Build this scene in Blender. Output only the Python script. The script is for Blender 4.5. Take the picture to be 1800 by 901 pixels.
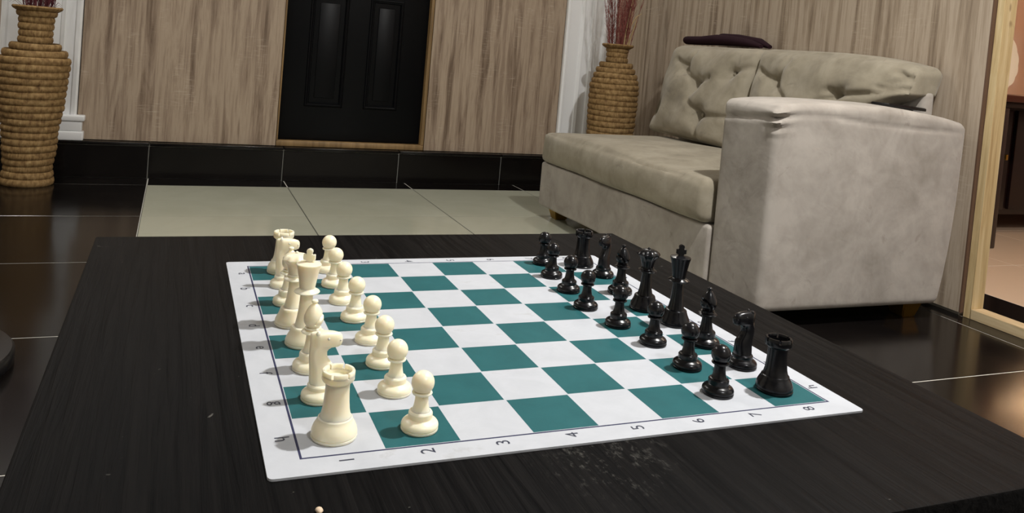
import bpy, bmesh, math, random
from mathutils import Vector, Matrix
R = random.Random(7)
for o in list(bpy.data.objects): bpy.data.objects.remove(o, do_unlink=True)
SC = bpy.context.scene
COL = SC.collection
PI = math.pi

# ------------------------------------------------------------------ camera
T = 0.45                                   # table top above the floor
CAM = Vector((-0.09533, -0.53791, 0.28880 + T))
YAW, PITCH, ROLL, FPX, CX, CY = 0.386218, 0.0421587, 0.0867368, 1424.333, 887.823, 142.830
fw = Vector((math.sin(YAW)*math.cos(PITCH), math.cos(YAW)*math.cos(PITCH), -math.sin(PITCH)))
r0 = Vector((math.cos(YAW), -math.sin(YAW), 0)); u0 = r0.cross(fw)
rt = r0*math.cos(ROLL) + u0*math.sin(ROLL); up = u0*math.cos(ROLL) - r0*math.sin(ROLL)
cd = bpy.data.cameras.new('camera'); cam = bpy.data.objects.new('camera', cd); COL.objects.link(cam)
M = Matrix((rt, up, -fw)).transposed().to_4x4(); M.translation = CAM
cam.matrix_world = M
cd.sensor_fit = 'HORIZONTAL'; cd.sensor_width = 36.0; cd.lens = FPX/1800*36
cd.shift_x = (900-CX)/1800; cd.shift_y = (CY-450.5)/1800
cd.clip_start = 0.02; cd.clip_end = 50
SC.camera = cam
def px_x(px, py, X):
    d = fw + rt*((px-CX)/FPX) - up*((py-CY)/FPX)
    return CAM + d*((X-CAM.x)/d.x)

# ------------------------------------------------------------------ world, exposure
w = bpy.data.worlds.new('world'); SC.world = w; w.use_nodes = True
w.node_tree.nodes['Background'].inputs[0].default_value = (0.02, 0.022, 0.03, 1)
w.node_tree.nodes['Background'].inputs[1].default_value = 0.3
vs = SC.view_settings
vs.view_transform = 'Standard'; vs.look = 'None'; vs.gamma = 1.0; vs.use_curve_mapping = False
vs.exposure = 0.0
# lamp powers (the lamps themselves are built with their fixtures below)
MAIN_W, DOWN_W, SIDE_FILL_W, ROOM_FILL_W, FAR_W, TABLE_LAMP_W = 76.0, 9.0, 16.0, 24.0, 15.0, 15.0

# ------------------------------------------------------------------ materials
def srgb(r, g, b):
    f = lambda c: (c/255/12.92) if c/255 <= 0.04045 else ((c/255+0.055)/1.055)**2.4
    return (f(r), f(g), f(b), 1)
class NT:
    def __init__(s, name):
        s.m = bpy.data.materials.new(name); s.m.use_nodes = True
        s.t = s.m.node_tree; s.b = s.t.nodes['Principled BSDF']
    def n(s, kind, **kw):
        nd = s.t.nodes.new(kind)
        for k, v in kw.items():
            if k.startswith('i_'):
                key = k[2:]; key = int(key) if key.isdigit() else key.replace('_', ' ')
                nd.inputs[key].default_value = v
            else: setattr(nd, k, v)
        return nd
    def l(s, a, b): s.t.links.new(a, b)
    def coord(s, scale=(1, 1, 1), rot=(0, 0, 0), kind='Object'):
        c = s.n('ShaderNodeTexCoord'); m = s.n('ShaderNodeMapping')
        m.inputs['Scale'].default_value = scale; m.inputs['Rotation'].default_value = rot
        s.l(c.outputs[kind], m.inputs['Vector']); return m.outputs[0]
    def noise(s, vec, scale, detail=4, rough=0.55, dist=0):
        nd = s.n('ShaderNodeTexNoise', i_Scale=scale, i_Detail=detail, i_Roughness=rough, i_Distortion=dist)
        s.l(vec, nd.inputs['Vector']); return nd.outputs['Fac']
    def ramp(s, fac, stops, interp='LINEAR'):
        nd = s.n('ShaderNodeValToRGB'); cr = nd.color_ramp; cr.interpolation = interp
        while len(cr.elements) < len(stops): cr.elements.new(0.5)
        for e, (p, c) in zip(cr.elements, stops):
            e.position = p; e.color = c if len(c) == 4 else (*c, 1)
        s.l(fac, nd.inputs[0]); return nd.outputs[0]
    def mix(s, fac, a, b, mode='MIX'):
        nd = s.n('ShaderNodeMix', data_type='RGBA', blend_type=mode)
        for sock, v in ((nd.inputs[0], fac), (nd.inputs[6], a), (nd.inputs[7], b)):
            if hasattr(v, 'links') or isinstance(v, bpy.types.NodeSocket): s.l(v, sock)
            else: sock.default_value = v
        return nd.outputs[2]
    def math(s, op, a, b=0.0, c=None):
        nd = s.n('ShaderNodeMath', operation=op)
        for i, v in enumerate((a, b) if c is None else (a, b, c)):
            if isinstance(v, bpy.types.NodeSocket): s.l(v, nd.inputs[i])
            else: nd.inputs[i].default_value = v
        return nd.outputs[0]
    def bump(s, h, strength=0.3, dist=0.002):
        nd = s.n('ShaderNodeBump', i_Strength=strength, i_Distance=dist)
        s.l(h, nd.inputs['Height']); s.l(nd.outputs[0], s.b.inputs['Normal'])
    def col(s, v):
        if isinstance(v, bpy.types.NodeSocket): s.l(v, s.b.inputs['Base Color'])
        else: s.b.inputs['Base Color'].default_value = v
        return s
    def set(s, **kw):
        for k, v in kw.items():
            sk = s.b.inputs[k.replace('_', ' ')]
            if isinstance(v, bpy.types.NodeSocket): s.l(v, sk)
            else: sk.default_value = v
        return s

def plain(name, c, rough=0.5, **kw):
    m = NT(name); m.col(c).set(Roughness=rough, **kw)
    f = m.noise(m.coord(), 60, 3); m.bump(f, 0.05, 0.001)
    return m.m

def wood_panel(name, dark, mid, light, seed):
    m = NT(name)
    def shifted(v):
        off = m.n('ShaderNodeVectorMath', operation='ADD'); off.inputs[1].default_value = (seed, seed*0.7, seed*0.13); m.l(v, off.inputs[0]); return off.outputs[0]
    v = shifted(m.coord((1, 1, 0.085)))
    a = m.noise(v, 13, 6, 0.66, 1.6)
    b = m.noise(shifted(m.coord((1, 1, 0.03))), 120, 4, 0.7, 0.2)
    # board-like columns of slightly different tone
    sp = m.n('ShaderNodeSeparateXYZ'); m.l(shifted(m.coord()), sp.inputs[0])
    h_ = m.math('ADD', sp.outputs[0], sp.outputs[1])
    colm = m.n('ShaderNodeTexNoise', noise_dimensions='1D', i_Scale=16.0, i_Detail=1.0); m.l(h_, colm.inputs['W'])
    # cathedral rings
    wv = m.n('ShaderNodeTexWave', wave_type='RINGS', i_Scale=4.2, i_Distortion=4.0, i_Detail=3.0, i_Detail_Scale=1.4); wv.rings_direction = 'SPHERICAL'
    m.l(shifted(m.coord((2.6, 2.6, 0.34))), wv.inputs['Vector'])
    s1 = m.math('ADD', m.math('MULTIPLY', a, 0.48), m.math('MULTIPLY', b, 0.32))
    s1 = m.math('ADD', s1, m.math('MULTIPLY', colm.outputs['Fac'], 0.24))
    s1 = m.math('ADD', s1, m.math('MULTIPLY', wv.outputs['Fac'], 0.075))
    col = m.ramp(s1, [(0.43, dark), (0.52, mid), (0.60, light), (0.70, mid)])
    sc = m.noise(m.coord((16, 16, 150)), 1.0, 3, 0.7)
    msk = m.noise(shifted(m.coord((1, 1, 0.5))), 8, 2)
    k = m.math('MULTIPLY', m.ramp(sc, [(0.54, (0, 0, 0)), (0.68, (1, 1, 1))]), m.ramp(msk, [(0.52, (0, 0, 0)), (0.64, (1, 1, 1))]))
    col = m.mix(m.math('MULTIPLY', k, 0.5), col, srgb(196, 182, 164))
    # dark spindle-shaped flecks
    fl = m.noise(shifted(m.coord((1, 1, 0.11))), 22, 2, 0.5, 0.3)
    col = m.mix(m.math('MULTIPLY', m.ramp(fl, [(0.68, (0, 0, 0)), (0.74, (1, 1, 1))]), 0.55), col, dark)
    m.col(col).set(Roughness=0.5, Specular_IOR_Level=0.35)
    m.bump(b, 0.25, 0.0008)
    return m.m

def suede(name, c1, c2, c3):
    m = NT(name)
    v = m.coord()
    a = m.noise(v, 5.5, 4, 0.6, 0.8); b = m.noise(v, 17, 3, 0.6, 0.5)
    f = m.math('ADD', m.math('MULTIPLY', a, 0.65), m.math('MULTIPLY', b, 0.35))
    col = m.ramp(f, [(0.34, c1), (0.47, c2), (0.62, c3)])
    d = m.noise(v, 9, 5, 0.62, 1.6)
    col = m.mix(m.math('MULTIPLY', m.ramp(d, [(0.63, (0, 0, 0)), (0.72, (1, 1, 1))]), 0.35), col, srgb(104, 96, 84))
    m.col(col).set(Roughness=0.92, Specular_IOR_Level=0.15, Sheen_Weight=0.22, Sheen_Roughness=0.45)
    fine = m.noise(v, 420, 2); wr = m.noise(v, 14, 3, 0.5, 0.4)
    h = m.math('ADD', m.math('MULTIPLY', fine, 0.04), wr)
    m.bump(h, 0.35, 0.006)
    return m.m

MAT = {}
MAT['wood'] = wood_panel('laminate wood', srgb(106, 88, 72), srgb(144, 125, 107), srgb(170, 152, 132), 0.0)
MAT['wood_r'] = wood_panel('laminate wood right', srgb(126, 110, 93), srgb(160, 144, 125), srgb(181, 166, 148), 4.0)
MAT['sofa'] = suede('suede', srgb(146, 139, 130), srgb(161, 154, 146), srgb(175, 168, 160))
MAT['cushion'] = suede('suede cushion', srgb(128, 120, 104), srgb(143, 135, 118), srgb(157, 149, 132))
MAT['white_paint'] = plain('white paint', srgb(238, 239, 240), 0.35)
MAT['wall_paint'] = plain('cream wall paint', srgb(205, 200, 190), 0.7)
MAT['ceiling'] = plain('ceiling paint', srgb(225, 222, 216), 0.8)
MAT['gold'] = plain('brass', srgb(176, 140, 60), 0.3, Metallic=0.9)
MAT['black'] = plain('black gloss', (0.006, 0.006, 0.007, 1), 0.28)
MAT['screen'] = plain('black glass', (0.004, 0.004, 0.005, 1), 0.08)
MAT['pink'] = plain('pink paint', srgb(204, 182, 172), 0.7)
MAT['mahogany'] = plain('dark mahogany', srgb(24, 9, 9), 0.3)
MAT['mahogany_top'] = plain('mahogany edge', srgb(66, 30, 20), 0.35)
MAT['grout'] = plain('grout', srgb(190, 188, 180), 0.8)
MAT['grout_dark'] = plain('dark grout', srgb(70, 70, 62), 0.8)
MAT['print'] = plain('print ink', srgb(34, 40, 60), 0.5)
MAT['cloth'] = plain('dark plum cloth', srgb(40, 24, 30), 0.95, Specular_IOR_Level=0.1)
MAT['crumb'] = plain('crumb', srgb(206, 184, 158), 0.7)
MAT['porcelain'] = plain('white lace', srgb(240, 228, 205), 0.5)

def mk():
    m = NT('black tile'); v = m.coord()
    a = m.noise(v, 4, 4, 0.6); b = m.noise(v, 130, 3, 0.7)
    m.col(m.mix(m.math('MULTIPLY', m.ramp(b, [(0.70, (0, 0, 0)), (0.76, (1, 1, 1))]), 0.25), m.ramp(a, [(0.3, srgb(12, 10, 10)), (0.7, srgb(20, 17, 16))]), srgb(90, 86, 80)))
    m.set(Roughness=m.math('MULTIPLY_ADD', a, 0.12, 0.10), Specular_IOR_Level=0.22); return m.m
MAT['tile_dark'] = mk()
def mk():
    m = NT('beige tile'); v = m.coord()
    a = m.noise(v, 3, 4, 0.6, 0.5)
    m.col(m.ramp(a, [(0.3, srgb(164, 165, 148)), (0.7, srgb(174, 175, 159))]))
    m.set(Roughness=m.math('MULTIPLY_ADD', a, 0.10, 0.12), Specular_IOR_Level=0.5); return m.m
MAT['tile_light'] = mk()
MAT['tile_beyond'] = plain('warm beige tile', srgb(216, 190, 164), 0.25)
def mk():
    m = NT('black oak table'); v = m.coord((1, 0.035, 1))
    a = m.noise(v, 150, 4, 0.6, 0.5); b = m.noise(v, 45, 3, 0.5, 0.4)
    h = m.math('ADD', m.math('MULTIPLY', a, 0.75), m.math('MULTIPLY', b, 0.5))
    w3 = m.coord(); spots = m.noise(w3, 65, 4, 0.7, 0.8); where = m.noise(w3, 6, 2)
    k = m.math('MULTIPLY', m.ramp(spots, [(0.685, (0, 0, 0)), (0.72, (1, 1, 1))]), m.ramp(where, [(0.55, (0, 0, 0)), (0.66, (1, 1, 1))]))
    # pale speckled patch at the front edge of the mat
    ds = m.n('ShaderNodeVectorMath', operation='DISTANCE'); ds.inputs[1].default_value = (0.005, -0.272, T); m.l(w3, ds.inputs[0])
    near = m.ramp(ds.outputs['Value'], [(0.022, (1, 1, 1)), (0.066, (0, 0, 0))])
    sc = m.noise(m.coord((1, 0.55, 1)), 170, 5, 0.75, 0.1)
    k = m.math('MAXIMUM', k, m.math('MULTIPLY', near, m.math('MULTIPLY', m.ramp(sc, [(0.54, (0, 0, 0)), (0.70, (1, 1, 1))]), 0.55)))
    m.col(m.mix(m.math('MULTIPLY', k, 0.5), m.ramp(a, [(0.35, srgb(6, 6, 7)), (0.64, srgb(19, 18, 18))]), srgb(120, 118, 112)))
    m.set(Roughness=m.math('MULTIPLY_ADD', a, 0.20, 0.42), Specular_IOR_Level=0.035)
    m.bump(h, 0.9, 0.0016); return m.m
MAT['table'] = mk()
def mk():
    m = NT('black door'); v = m.coord((1, 1, 0.2)); a = m.noise(v, 60, 4); s = m.noise(m.coord((1, 1, 2.2)), 16, 5, 0.7, 1.0)
    m.col(m.mix(m.math('MULTIPLY', m.ramp(s, [(0.66, (0, 0, 0)), (0.76, (1, 1, 1))]), 0.15), srgb(6, 7, 10), srgb(60, 60, 62)))
    m.set(Roughness=0.40, Specular_IOR_Level=0.16); m.bump(a, 0.12, 0.001); return m.m
MAT['door'] = mk()
def mk():
    m = NT('raw timber'); v = m.coord((1, 1, 0.06)); a = m.noise(v, 45, 5, 0.6, 0.8); k = m.noise(m.coord((1, 1, 0.5)), 14, 2)
    c = m.ramp(a, [(0.3, srgb(168, 140, 96)), (0.5, srgb(196, 172, 126)), (0.7, srgb(212, 192, 150))])
    m.col(m.mix(m.ramp(k, [(0.70, (0, 0, 0)), (0.75, (1, 1, 1))]), c, srgb(110, 78, 46))).set(Roughness=0.7); m.bump(a, 0.3, 0.001); return m.m
MAT['timber'] = mk()
def mk():
    m = NT('timber sill'); v = m.coord((1, 0.06, 1)); a = m.noise(v, 45, 5, 0.6, 0.8)
    m.col(m.ramp(a, [(0.3, srgb(168, 142, 104)), (0.7, srgb(208, 188, 150))])).set(Roughness=0.7); return m.m
MAT['timber_sill'] = mk()
def mk():
    m = NT('golden jamb'); v = m.coord((1, 1, 0.06)); a = m.noise(v, 40, 4)
    m.col(m.ramp(a, [(0.3, srgb(112, 88, 56)), (0.7, srgb(160, 130, 88))])).set(Roughness=0.5); return m.m
MAT['jamb'] = mk()
def mk():
    m = NT('coiled straw'); g = m.n('ShaderNodeTexCoord'); s = m.n('ShaderNodeSeparateXYZ'); m.l(g.outputs['Object'], s.inputs[0])
    ang = m.math('ARCTAN2', s.outputs[1], s.outputs[0])
    cb = m.n('ShaderNodeCombineXYZ'); m.l(m.math('MULTIPLY', ang, 6.0), cb.inputs[0]); m.l(m.math('MULTIPLY', s.outputs[2], 42.0), cb.inputs[1])
    a = m.noise(cb.outputs[0], 1.0, 3, 0.6)
    cb2 = m.n('ShaderNodeCombineXYZ'); m.l(m.math('MULTIPLY', ang, 30.0), cb2.inputs[0]); m.l(m.math('MULTIPLY', s.outputs[2], 20.0), cb2.inputs[1])
    st = m.noise(cb2.outputs[0], 1.0, 3, 0.6)
    m.col(m.ramp(m.math('ADD', m.math('MULTIPLY', a, 0.7), m.math('MULTIPLY', st, 0.3)), [(0.33, srgb(96, 70, 42)), (0.48, srgb(134, 106, 68)), (0.62, srgb(158, 130, 88)), (0.72, srgb(178, 154, 110))]))
    m.set(Roughness=0.75, Specular_IOR_Level=0.25); m.bump(st, 0.6, 0.002); return m.m
MAT['straw'] = mk()
def mk():
    m = NT('ivory plastic'); a = m.noise(m.coord(), 40, 2)
    m.col(m.ramp(a, [(0.3, srgb(240, 229, 200)), (0.7, srgb(244, 234, 207))]))
    m.set(Roughness=0.30, Subsurface_Weight=0.55, Subsurface_Scale=0.010); m.b.inputs['Subsurface Radius'].default_value = (1, 0.75, 0.45); return m.m
MAT['ivory'] = mk()
def mk():
    m = NT('black plastic'); a = m.noise(m.coord(), 60, 2)
    m.col(m.ramp(a, [(0.3, (0.004, 0.004, 0.005)), (0.7, (0.006, 0.006, 0.008))])).set(Roughness=0.24, Specular_IOR_Level=0.32); return m.m
MAT['ebony'] = mk()
SQ = 0.057
def mk():
    # flat print on the vinyl mat: green squares with a thin pale gap, dark frame line
    m = NT('vinyl chess mat'); g = m.n('ShaderNodeTexCoord'); s = m.n('ShaderNodeSeparateXYZ'); m.l(g.outputs['Object'], s.inputs[0])
    X = m.math('DIVIDE', s.outputs[0], SQ); Y = m.math('DIVIDE', s.outputs[1], SQ)
    fx, fy = m.math('FLOOR', X), m.math('FLOOR', Y)
    par = m.math('MODULO', m.math('ADD', m.math('ADD', fx, fy), 100.0), 2.0)       # odd = green
    def edge(v):
        fr = m.math('FRACT', m.math('ADD', v, 100.0))
        return m.math('MULTIPLY', m.math('GREATER_THAN', fr, 0.011), m.math('LESS_THAN', fr, 0.989))
    inside = lambda v, e: m.math('MULTIPLY', m.math('GREATER_THAN', v, -e), m.math('LESS_THAN', v, 8.0+e))
    ins = m.math('MULTIPLY', inside(X, 0.0), inside(Y, 0.0)); out = m.math('MULTIPLY', inside(X, 0.03), inside(Y, 0.03))
    k = m.math('MULTIPLY', m.math('MULTIPLY', par, ins), m.math('MULTIPLY', edge(X), edge(Y)))
    line = m.math('SUBTRACT', out, ins)
    dirt = m.noise(m.coord(), 26, 5, 0.65, 0.5)
    white = m.ramp(dirt, [(0.35, srgb(175, 178, 184)), (0.62, srgb(181, 184, 190)), (0.75, srgb(168, 169, 172))])
    green = m.ramp(dirt, [(0.3, srgb(36, 84, 88)), (0.7, srgb(41, 92, 96))])
    c = m.mix(k, white, green); c = m.mix(line, c, srgb(50, 52, 78))
    m.col(c).set(Roughness=0.55, Specular_IOR_Level=0.10); m.bump(m.noise(m.coord(), 900, 2), 0.08, 0.0004); return m.m
MAT['mat'] = mk()
def emis(name, c, e):
    m = NT(name); m.col((0.8, 0.8, 0.8, 1)).set(Emission_Color=c, Emission_Strength=e); return m.m
MAT['lamp_glow'] = emis('lamp diffuser', (1, 0.95, 0.86, 1), 9.0)
MAT['lamp_warm'] = emis('warm lamp shade', (1, 0.62, 0.32, 1), 14.0)
MAT['lamp_shade'] = emis('lit shade', (1, 0.60, 0.30, 1), 5.0)
MAT['dry_red'] = plain('dried red plume', srgb(124, 66, 60), 0.9)
MAT['dry_plum'] = plain('dried plum plume', srgb(92, 36, 46), 0.9)
MAT['dry_beige'] = plain('dried stem', srgb(176, 150, 110), 0.8)
MAT['peach'] = plain('peach drape', srgb(206, 150, 112), 0.8)
MAT['brown_edge'] = plain('panel edge', srgb(96, 72, 56), 0.6)

# ------------------------------------------------------------------ geometry helpers
def link(name, me, mat=None, parent=None):
    o = bpy.data.objects.new(name, me); COL.objects.link(o)
    if mat is not None and me is not None and not me.materials: me.materials.append(MAT[mat] if isinstance(mat, str) else mat)
    if parent is not None: o.parent = parent
    return o
def tomesh(bm, name, smooth=None):
    bmesh.ops.recalc_face_normals(bm, faces=bm.faces)
    me = bpy.data.meshes.new(name); bm.to_mesh(me); bm.free()
    if smooth is not None:
        for p in me.polygons: p.use_smooth = True
        me.set_sharp_from_angle(angle=math.radians(smooth))
    return me
def tag(o, label=None, cat=None, group=None, kind=None):
    if label: o['label'] = label
    if cat: o['category'] = cat
    if group: o['group'] = group
    if kind: o['kind'] = kind
    return o
def thing(name, label, cat, loc=(0, 0, 0), group=None, kind=None, rz=0):
    o = bpy.data.objects.new(name, None); COL.objects.link(o); o.location = loc; o.rotation_euler = (0, 0, rz); o.empty_display_size = 0.05
    return tag(o, label, cat, group, kind)
def bm_box(bm, x0, x1, y0, y1, z0, z1, bev=0.0, seg=2):
    vs_ = [bm.verts.new(p) for p in ((x0, y0, z0), (x1, y0, z0), (x1, y1, z0), (x0, y1, z0), (x0, y0, z1), (x1, y0, z1), (x1, y1, z1), (x0, y1, z1))]
    fs = [bm.faces.new([vs_[i] for i in q]) for q in ((3, 2, 1, 0), (4, 5, 6, 7), (0, 1, 5, 4), (1, 2, 6, 5), (2, 3, 7, 6), (3, 0, 4, 7))]
    if bev:
        ed = list({e for f in fs for e in f.edges})
        bmesh.ops.bevel(bm, geom=ed, offset=bev, segments=seg, profile=0.5, affect='EDGES')
def box(name, b, mat, parent=None, bev=0.0, seg=2):
    bm = bmesh.new(); bm_box(bm, *b, bev=bev, seg=seg)
    return link(name, tomesh(bm, name, 40 if bev else None), mat, parent)
def bm_lathe(bm, prof, n=36, mod=None, cx=0, cy=0):
    rings = []
    for (r, z) in prof:
        if r < 1e-7: rings.append([bm.verts.new((cx, cy, z))])
        else:
            ring = []
            for i in range(n):
                a = 2*PI*i/n; rr, zz = (r, z) if mod is None else mod(r, z, a)
                ring.append(bm.verts.new((cx+rr*math.cos(a), cy+rr*math.sin(a), zz)))
            rings.append(ring)
    for A, B in zip(rings, rings[1:]):
        if len(A) == 1 and len(B) == 1: continue
        for i in range(n):
            j = (i+1) % n
            if len(A) == 1: bm.faces.new((A[0], B[i], B[j]))
            elif len(B) == 1: bm.faces.new((A[i], A[j], B[0]))
            else: bm.faces.new((A[i], A[j], B[j], B[i]))
def bm_tube(bm, pts, rads, n=6):
    pts = [Vector(p) for p in pts]
    if not hasattr(rads, '__len__'): rads = [rads]*len(pts)
    rings = []
    for i, p in enumerate(pts):
        d = (pts[min(i+1, len(pts)-1)]-pts[max(i-1, 0)]).normalized()
        a = d.orthogonal().normalized() if i == 0 else (pa - d*pa.dot(d)).normalized()
        pa = a; b = d.cross(a)
        rings.append([bm.verts.new(p+(a*math.cos(2*PI*k/n)+b*math.sin(2*PI*k/n))*rads[i]) for k in range(n)])
    for A, B in zip(rings, rings[1:]):
        for k in range(n): bm.faces.new((A[k], A[(k+1) % n], B[(k+1) % n], B[k]))
    bm.faces.new(rings[0][::-1]); bm.faces.new(rings[-1])
def soft_box(name, b, r, mat, parent=None, n=(12, 12, 6), deform=None, smooth=60):
    """box with generously rounded edges, gridded so that it can be bulged or tufted"""
    x0, x1, y0, y1, z0, z1 = b
    c = Vector(((x0+x1)/2, (y0+y1)/2, (z0+z1)/2)); h = Vector(((x1-x0)/2, (y1-y0)/2, (z1-z0)/2))
    bm = bmesh.new(); grid = {}
    def ticks(nn, hh):
        inner = [-(hh-r) + 2*(hh-r)*i/nn for i in range(nn+1)]
        e = [hh-r + r*k/3 for k in (1, 2, 3)]
        return [-q for q in e[::-1]] + inner + e
    tk = [ticks(n[i], h[i]) for i in range(3)]
    def V(i, j, k):
        if (i, j, k) not in grid:
            p = Vector((tk[0][i], tk[1][j], tk[2][k]))
            q = Vector([max(-(h[a]-r), min(h[a]-r, p[a])) for a in range(3)])
            d = p-q
            if d.length > 1e-9:
                # cube-sphere style rounding
                m_ = max(abs(d.x), abs(d.y), abs(d.z)); t = d/m_ if m_ > 0 else d
                d = t.normalized()*m_
            w_ = c+q+d
            u = Vector((p.x/h.x, p.y/h.y, p.z/h.z))
            if deform: w_ = deform(w_, u)
            grid[(i, j, k)] = bm.verts.new(w_)
        return grid[(i, j, k)]
    N = [len(t)-1 for t in tk]
    for i in range(N[0]):
        for j in range(N[1]):
            for k in (0, N[2]): bm.faces.new((V(i, j, k), V(i+1, j, k), V(i+1, j+1, k), V(i, j+1, k)))
    for i in range(N[0]):
        for k in range(N[2]):
            for j in (0, N[1]): bm.faces.new((V(i, j, k), V(i+1, j, k), V(i+1, j, k+1), V(i, j, k+1)))
    for j in range(N[1]):
        for k in range(N[2]):
            for i in (0, N[0]): bm.faces.new((V(i, j, k), V(i, j+1, k), V(i, j+1, k+1), V(i, j, k+1)))
    return link(name, tomesh(bm, name, smooth), mat, parent)

# ------------------------------------------------------------------ the setting
XR, YB, XL, YF, ZC = 2.31, 3.50, -2.0, -2.3, 2.55       # right wall, back wall, left wall, front wall, ceiling
floor = box('floor', (XL-0.1, 5.0, YF-0.1, 3.62, -0.06, -0.0009), 'grout'); tag(floor, 'tiled floor of black and beige glossy tiles', 'floor', kind='structure')
TX = [-0.181+0.6025*k for k in range(-4, 5)]; TX[0] = XL
TY = [3.306-0.6035*k for k in range(0, 10)]
g = 0.0022
box('grout_bed', (-0.181, XR, 1.3, 3.304, -0.003, -0.0007), 'grout_dark', floor)
tile_cache = {}
def tile(x0, x1, y0, y1, mat, parent, zt=0.0):
    key = (round(x1-x0, 3), round(y1-y0, 3), mat)
    if key not in tile_cache:
        bm = bmesh.new(); bm_box(bm, 0, x1-x0, 0, y1-y0, -0.0034, 0.0, bev=0.0006, seg=1); me = tomesh(bm, 'tile'); me.materials.append(MAT[mat]); tile_cache[key] = me
    o = link('tile', tile_cache[key], None, parent); o.location = (x0, y0, zt); return o
xs = TX + [XR]
for i in range(len(xs)-1):
    for j in range(len(TY)-1):
        xa, xb, ya, yb = xs[i]+g, xs[i+1]-g, TY[j+1]+g, TY[j]-g
        if xb-xa < 0.02: continue
        light = xa > -0.19 and ya > 1.3 and xb < 2.25
        tile(xa, xb, ya, yb, 'tile_light' if light else 'tile_dark', floor)
    tile(xs[i]+g, xs[i+1]-g, 3.306+g, 3.462, 'tile_dark', floor)
# tiles of the room beyond the opening
tile(XR+g, 2.67-g, -0.6, 3.0, 'tile_dark', floor)
for i in range(4):
    for j in range(6):
        tile(2.67+0.6*i+g, 2.67+0.6*(i+1)-g, -0.6+0.6*j+g, -0.6+0.6*(j+1)-g, 'tile_beyond', floor)

# back wall with laminate panels, the tiled step, the door
wb = thing('wall_back', 'back wall clad with brown wood-grain laminate panels', 'wall', kind='structure')
box('backing', (XL-0.1, 0.355, YB+0.012, YB+0.10, 0, ZC), 'wall_paint', wb)
box('backing', (1.125, XR+0.1, YB+0.012, YB+0.10, 0, ZC), 'wall_paint', wb)
box('backing', (0.355, 1.125, YB+0.012, YB+0.10, 2.24, ZC), 'wall_paint', wb)
for (a, b, z0, z1) in ((-0.487, 0.374, 0.166, ZC), (1.122, 1.872, 0.166, ZC), (0.376, 1.120, 2.22, ZC)):
    box('panel', (a, b, YB-0.004, YB+0.012, z0, z1), 'wood', wb, 0.001, 1)
box('panel', (2.20, XR, YB-0.004, YB+0.012, 0.166, ZC), 'wood', wb, 0.001, 1)
box('panel', (XL, -0.80, YB-0.004, YB+0.012, 0.166, ZC), 'wood', wb, 0.001, 1)

bb = thing('baseboard_back', 'low step faced with glossy black tiles below the door wall', 'step', kind='structure')
box('core', (XL, XR-0.02, 3.471, YB+0.10, 0, 0.150), 'grout', bb)
jx = [XL, -0.185-0.6, -0.185, 0.412, 0.985, 1.548, 2.15, XR-0.02]
for a, b in zip(jx, jx[1:]):
    box('riser_tile', (a+g, b-g, 3.462, 3.471, 0.001, 0.146), 'tile_dark', bb, 0.001, 1)
    box('tread_tile', (a+g, b-g, 3.452, YB+0.012, 0.150, 0.164), 'tile_dark', bb, 0.003, 2)

d1 = thing('door_1', 'black panelled door above the tiled step', 'door', kind='structure')
DY = YB+0.035
box('door_leaf', (0.385, 1.103, DY, DY+0.04, 0.196, 2.19), 'door', d1, 0.002)
def moulding(x0, x1, z0, z1):
    bm = bmesh.new(); W = 0.022
    prof = [(0.0, 0.0), (0.003, -0.007), (0.009, -0.010), (0.014, -0.006), (0.018, -0.008), (0.022, 0.0)]
    loops = []
    for t, dy in prof:
        loops.append([bm.verts.new(p) for p in ((x0+t, DY+dy, z0+t), (x1-t, DY+dy, z0+t), (x1-t, DY+dy, z1-t), (x0+t, DY+dy, z1-t))])
    for A, B in zip(loops, loops[1:]):
        for k in range(4): bm.faces.new((A[k], A[(k+1) % 4], B[(k+1) % 4], B[k]))
    link('moulding', tomesh(bm, 'moulding'), 'door', d1)
    box('raised_panel', (x0+0.045, x1-0.045, DY-0.005, DY+0.004, z0+0.045, z1-0.045), 'door', d1, 0.0035, 2)
for xa, xb in ((0.500, 0.690), (0.795, 0.970)):
    moulding(xa, xb, 0.362, 0.925); moulding(xa, xb, 1.03, 1.62); moulding(xa, xb, 1.72, 2.05)
box('threshold', (0.376, 1.120, YB-0.002, YB+0.075, 0.165, 0.192), 'jamb', d1, 0.003)
box('jamb', (1.104, 1.120, YB-0.002, YB+0.08, 0.192, 2.21), 'jamb', d1, 0.002)
box('jamb', (0.376, 0.384, YB-0.002, YB+0.08, 0.192, 2.21), 'jamb', d1, 0.002)
box('jamb', (0.376, 1.120, YB-0.002, YB+0.08, 2.194, 2.22), 'jamb', d1, 0.002)
box('handle_plate', (0.41, 0.45, DY-0.008, DY, 1.12, 1.34), 'gold', d1, 0.003)
bm = bmesh.new(); bm_tube(bm, [(0.43, DY-0.006, 1.24), (0.43, DY-0.05, 1.24), (0.45, DY-0.055, 1.24), (0.54, DY-0.055, 1.235)], 0.009, 10); link('handle', tomesh(bm, 'handle', 50), 'gold', d1)

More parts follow.
